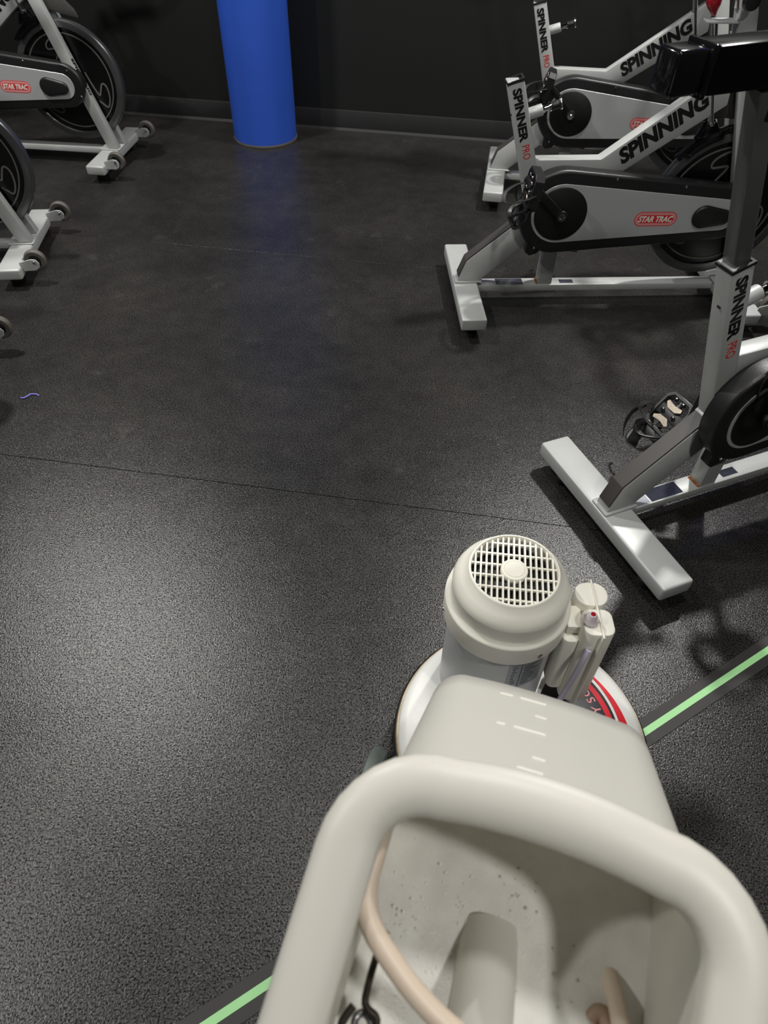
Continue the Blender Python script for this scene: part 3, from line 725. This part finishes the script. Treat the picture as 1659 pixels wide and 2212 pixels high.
# rear yoke, wheels and handle
mdir = Vector((.309, .951, 0)); side = Vector((.951, -.309, 0))
ax0 = Vector((.190-.275, .435-.59, .068))
for s in (-1, 1):
    c = ax0+side*s*.213
    a_, b_ = c-side*.016, c+side*.016
    wl = put('transport_wheel', rod(a_, b_, .066, 40, .008), 'greenyg', FM)
    put('wheel_hub', rod(c-side*.019, c+side*.019, .028, 24, .003), 'black', wl)
put('axle', rod(ax0-side*.21, ax0+side*.21, .009, 12), 'steel', FM)
yk = bmesh.new()
put('yoke', join(rod(ax0-side*.175, ax0-side*.175+mdir*.13+Vector((0, 0, -.01)), .022, 16, .004), rod(ax0+side*.175, ax0+side*.175+mdir*.13+Vector((0, 0, -.01)), .022, 16, .004), rod(ax0-side*.175+Vector((0, 0, .0)), ax0+side*.175+Vector((0, 0, .0)), .016, 12)), 'black', FM)
hp0 = Vector((.205-.275, .40-.59, .085)); hp1 = Vector((-.03-.275, -.36-.59, .86))
put('handle_pole', rod(hp0, hp1, .017, 20), 'chrome', FM)
put('handle_grip', tube([hp1-side*.2, hp1-side*.06+Vector((0, 0, .01)), hp1+side*.06+Vector((0, 0, .01)), hp1+side*.2], .016, 12, 5), 'black', FM)

# ------------------------------------------------------------------ solution tank (rests on the handle)
TO = Vector((.12343, .17889, .89474))
TMX = Matrix(((0.95096214, 0.28393443, -0.12268757), (-0.30930387, 0.87107886, -0.38151374), (-0.00145434, 0.40075287, 0.91618504))).to_4x4()
TMX.translation = TO
TK = empty('solution_tank', label='open milky plastic solution tank with a thick rolled rim, nearest the camera', cat='tank')
TK.matrix_world = TMX
BACK = .285
def rrect(A, rc, yf, bow, yb, rb=.05, n=8):
    pts = []
    for i in range(n+1):
        t = i/n*PI/2; pts.append((-A+rc-rc*math.cos(t), yf-rc+rc*math.sin(t)))
    m_ = 10
    for i in range(1, m_):
        t = i/m_; pts.append((-A+rc+(2*A-2*rc)*t, yf+bow*(1-(2*t-1)**2)))
    for i in range(n+1):
        t = PI/2-i/n*PI/2; pts.append((A-rc+rc*math.cos(t), yf-rc+rc*math.sin(t)))
    for i in range(n+1):
        t = i/n*PI/2; pts.append((A-rb+rb*math.cos(t), yb+rb-rb*math.sin(t)))
    for i in range(n+1):
        t = PI/2-i/n*PI/2; pts.append((-A+rb-rb*math.cos(t), yb+rb-rb*math.sin(t)))
    return pts
def loft(rings, cap_last=True, cap_first=False):
    bm = bmesh.new(); R = [[bm.verts.new(p) for p in r] for r in rings]; k = len(R[0])
    for A, Bb in zip(R, R[1:]):
        for i in range(k): bm.faces.new((A[i], A[(i+1) % k], Bb[(i+1) % k], Bb[i]))
    if cap_last: bm.faces.new(R[-1])
    if cap_first: bm.faces.new(R[0])
    return bm
def L3(p2, z): return [(a, b, z) for a, b in p2]
def tring(t, out_in, z):
    pass
def outer_at(inset, z):   # rim family
    A = .150-inset; return L3(rrect(A, max(.081-inset*1.15, .02), -inset, .007, -BACK+inset, max(.06-inset*.6, .02)), z)
# body outside: from rim underside to the base
def body_ring(t, shrink=0):
    A = .122+.001*t-shrink; yf = -.022+(.114)*t-shrink; z = -.018-(.292)*t
    rc = .058*(1-t)+.036*t
    return L3(rrect(A, rc, yf, .006*(1-t)+.004*t, -BACK+.022+shrink+.03*t, .04), z)
rings = [body_ring(i/8) for i in range(9)]
last = body_ring(1)
c_ = Vector((0, -.09, 0))
def shrinkring(r, s, z): return [(x*(1-s), (y-c_.y)*(1-s)+c_.y, z) for x, y, _ in r]
rings += [shrinkring(last, .03, -.318), shrinkring(last, .09, -.3215)]
tb = put('tank_body', loft(rings), 'tankbody', TK, angle=60)
# rolled rim: rounded section swept from outside to inside
sec = []
Wd = .0432
for k in range(13):
    a = PI*1.15-(PI*1.3)*k/12
    sec.append((Wd/2-Wd/2*math.cos(PI-a) if False else Wd/2+Wd/2*math.cos(a), .013*math.sin(a)))
secs = [outer_at(i_, z_) for i_, z_ in [(s[0], s[1]) for s in sec]]
secs = [outer_at(.020, -.024), outer_at(.006, -.018)] + [outer_at(Wd/2-Wd/2*math.cos(PI*k/14), .012*math.sin(PI*k/14)) for k in range(15)]
inner_last = outer_at(Wd, -.012)
put('rim', loft(secs+[inner_last], cap_last=False), 'tank', TK, angle=80)
# inside wall
def in_ring(t):
    A = .1068+.009*t; yf = -Wd+(.118)*t; z = -.012-.285*t
    return L3(rrect(A, .032+.01*t, yf, .007, -BACK+Wd-.012*t, .035), z)
put('inner_wall', loft([in_ring(i/8) for i in range(9)]), 'tankbody', TK, angle=60)
# gauge marks on the front face
def face_pt(x, t):
    return Vector((x, -.022+.114*t+(.006*(1-t)+.004*t)*(1-(x/.07)**2)+.0006, -.018-.292*t))
for t, x0, x1 in ((.865, -.028, .0), (.865, -.050, -.036), (.70, -.012, .0), (.535, -.032, -.002), (.535, -.048, -.040), (.315, -.014, -.003), (.215, -.026, -.005)):
    a, b = face_pt(x0, t-.02*0), face_pt(x1, t)
    put('gauge_mark', tube([a, b], .0011, 6, 1), 'gauge', TK)
# liquid foam (level in the world, clipped to the tank walls)
TI = TMX.inverted()
zf = .725
def level_ring(z, shrink=.002, nsamp=64):
    """where the level plane meets the inner wall: walk down every wall line of the tank"""
    tops = in_ring(0); bots = in_ring(1); out = []
    for a, b in zip(tops, bots):
        A_ = TMX @ Vector(a); B_ = TMX @ Vector(b)
        t = (z-A_.z)/(B_.z-A_.z)
        t = min(max(t, 0), 1); p = A_.lerp(B_, t); out.append(p)
    return out
lr = level_ring(zf)
cen = sum(lr, Vector())/len(lr)
def foam_h(x, y): return .0012*math.sin(x*60+1)*math.cos(y*48)+.0006*math.sin(x*130+y*70)
bm = bmesh.new(); RR = []
for k in range(26):
    f = 1-k/26
    ring = []
    for p in lr:
        q_ = cen+(p-cen)*f*1.004
        ring.append(bm.verts.new(Vector((q_.x, q_.y, q_.z+foam_h(q_.x, q_.y)))))
    RR.append(ring)
cv = bm.verts.new(cen); K = len(lr)
for A, Bb in zip(RR, RR[1:]):
    for i in range(K): bm.faces.new((A[i], A[(i+1) % K], Bb[(i+1) % K], Bb[i]))
for i in range(K): bm.faces.new((RR[-1][i], RR[-1][(i+1) % K], cv))
foam = put('soap_foam', bm, 'foam', None, angle=80)
tag(foam, 'white soapy foam filling the open plastic tank', 'foam', kind='stuff')
def inside(p):
    n = 0
    for i in range(K):
        a, b = lr[i], lr[(i+1) % K]
        if (a.y > p[1]) != (b.y > p[1]) and p[0] < (b.x-a.x)*(p[1]-a.y)/(b.y-a.y)+a.x: n += 1
    return n % 2
def bubbles(cx_, cy_, sx, sy, n, r0, r1):
    bm = bmesh.new(); k = 0
    while k < n:
        x, y = random.gauss(cx_, sx), random.gauss(cy_, sy)
        if not inside((x, y)): continue
        r = r0+(r1-r0)*random.random()**3; k += 1
        bmesh.ops.create_icosphere(bm, subdivisions=2, radius=r, matrix=Matrix.Translation((x, y, zf+foam_h(x, y)+r*.15)))
    return bm
tag(put('soap_bubbles', bubbles(.045, .125, .032, .030, 300, .0005, .0013), 'bubble', angle=90), 'tiny glistening bubbles over the foam at the left of the tank', 'bubbles', kind='stuff')
tag(put('large_bubbles', join(bubbles(.122, .155, .010, .014, 22, .0005, .0016), bubbles(.135, .09, .028, .020, 9, .0006, .0022)), 'bubble2', angle=90), 'larger grey bubbles on the foam beside the rounded pillar', 'bubbles', kind='stuff')
# moulded pillar
tip = TI @ Vector((.097, .138, .712))
pil = [tip, tip+Vector((.001, -.012, .010)), tip+Vector((.004, -.055, .062)), tip+Vector((.006, -.098, .10)), Vector((tip.x+.008, -.245, .03))]
put('moulded_pillar', tube(pil, .023, 24, 8, rfun=lambda t: .0238*math.sqrt(max(.002, 1-(1-min(1, t/.15))**2))), 'tankbody', TK, angle=80)
# hose, hook
def unp(x, y, z):
    d = fwd+rgt*((x-829.5)/F_PX)-upv*((y-1106)/F_PX); t = (z-CAM_H)/d.z; return Vector((0, 0, CAM_H))+d*t
hp = [(.0, .1775, .848), (.0035, .170, .852), (-.001, .150, .851), (-.006, .130, .845), (-.0025, .109, .838), (.018, .083, .828), (.040, .063, .820), (.066, .046, .812), (.11, .015, .80)]
hose = tag(put('hose', tube(hp, .0076, 16, 8), 'hose', angle=80), 'cream rubber hose curving over the foam at the left inside of the tank', 'hose')
h2 = tube([unp(1316, 2108, .720), unp(1322, 2130, .727), unp(1334, 2175, .735), unp(1346, 2240, .742)], .0072, 14, 6)
tag(put('hose', h2, 'hose', angle=80), 'short cream hose end poking out of the foam at right', 'hose')
tag(put('rubber_seal', tube([unp(1278, 2200, .724), unp(1292, 2186, .728), unp(1308, 2196, .730), unp(1312, 2230, .730)], .0058, 12, 6), 'brown', angle=80), 'brown worn rubber seal in the foam beside the short hose end', 'seal')
HK = [((818, 2050), .79), ((800, 2110), .785), ((789, 2160), .78), ((795, 2180), .78), ((812, 2196), .778), ((812, 2216), .776), ((795, 2232), .774)]
pts = [unp(p[0], p[1], z) for p, z in HK]
pts = [unp(834, 2010, .795)] + pts
tag(put('wire_hook', tube(pts, .0027, 10, 6), 'hook', angle=80), 'dark rusty bent wire hook inside the tank under the cream hose', 'hook')
HK2 = [((764, 2218), .772), ((770, 2196), .772), ((785, 2188), .772), ((798, 2202), .772), ((802, 2226), .772)]
tag(put('wire_loop', tube([unp(p[0], p[1], z) for p, z in HK2], .0027, 10, 6), 'steel', angle=80), 'dark steel wire loop hooked at the lower left inside the tank', 'hook')
tag(put('wire_pin', tube([unp(764, 2172, .776), unp(741, 2204, .774), unp(735, 2230, .772)], .0030, 10, 5), 'hook', angle=80), 'short rusty wire stub beside the dark wire loop in the tank', 'hook')

# steel cradle that carries the tank on the handle pole
def _fm(p): return Vector(p)-Vector((.275, .59, 0))
for x in (-.05, .05):
    pa = _fm(TMX @ Vector((x, -.20, -.327))); pb = hp0.lerp(hp1, .42)
    put('tank_bracket', rod(pb, pa, .009, 14), 'steel', FM)
    put('tank_rail', rod(_fm(TMX @ Vector((x, -.215, -.3305))), _fm(TMX @ Vector((x, -.02, -.3305))), .008, 14), 'steel', FM)
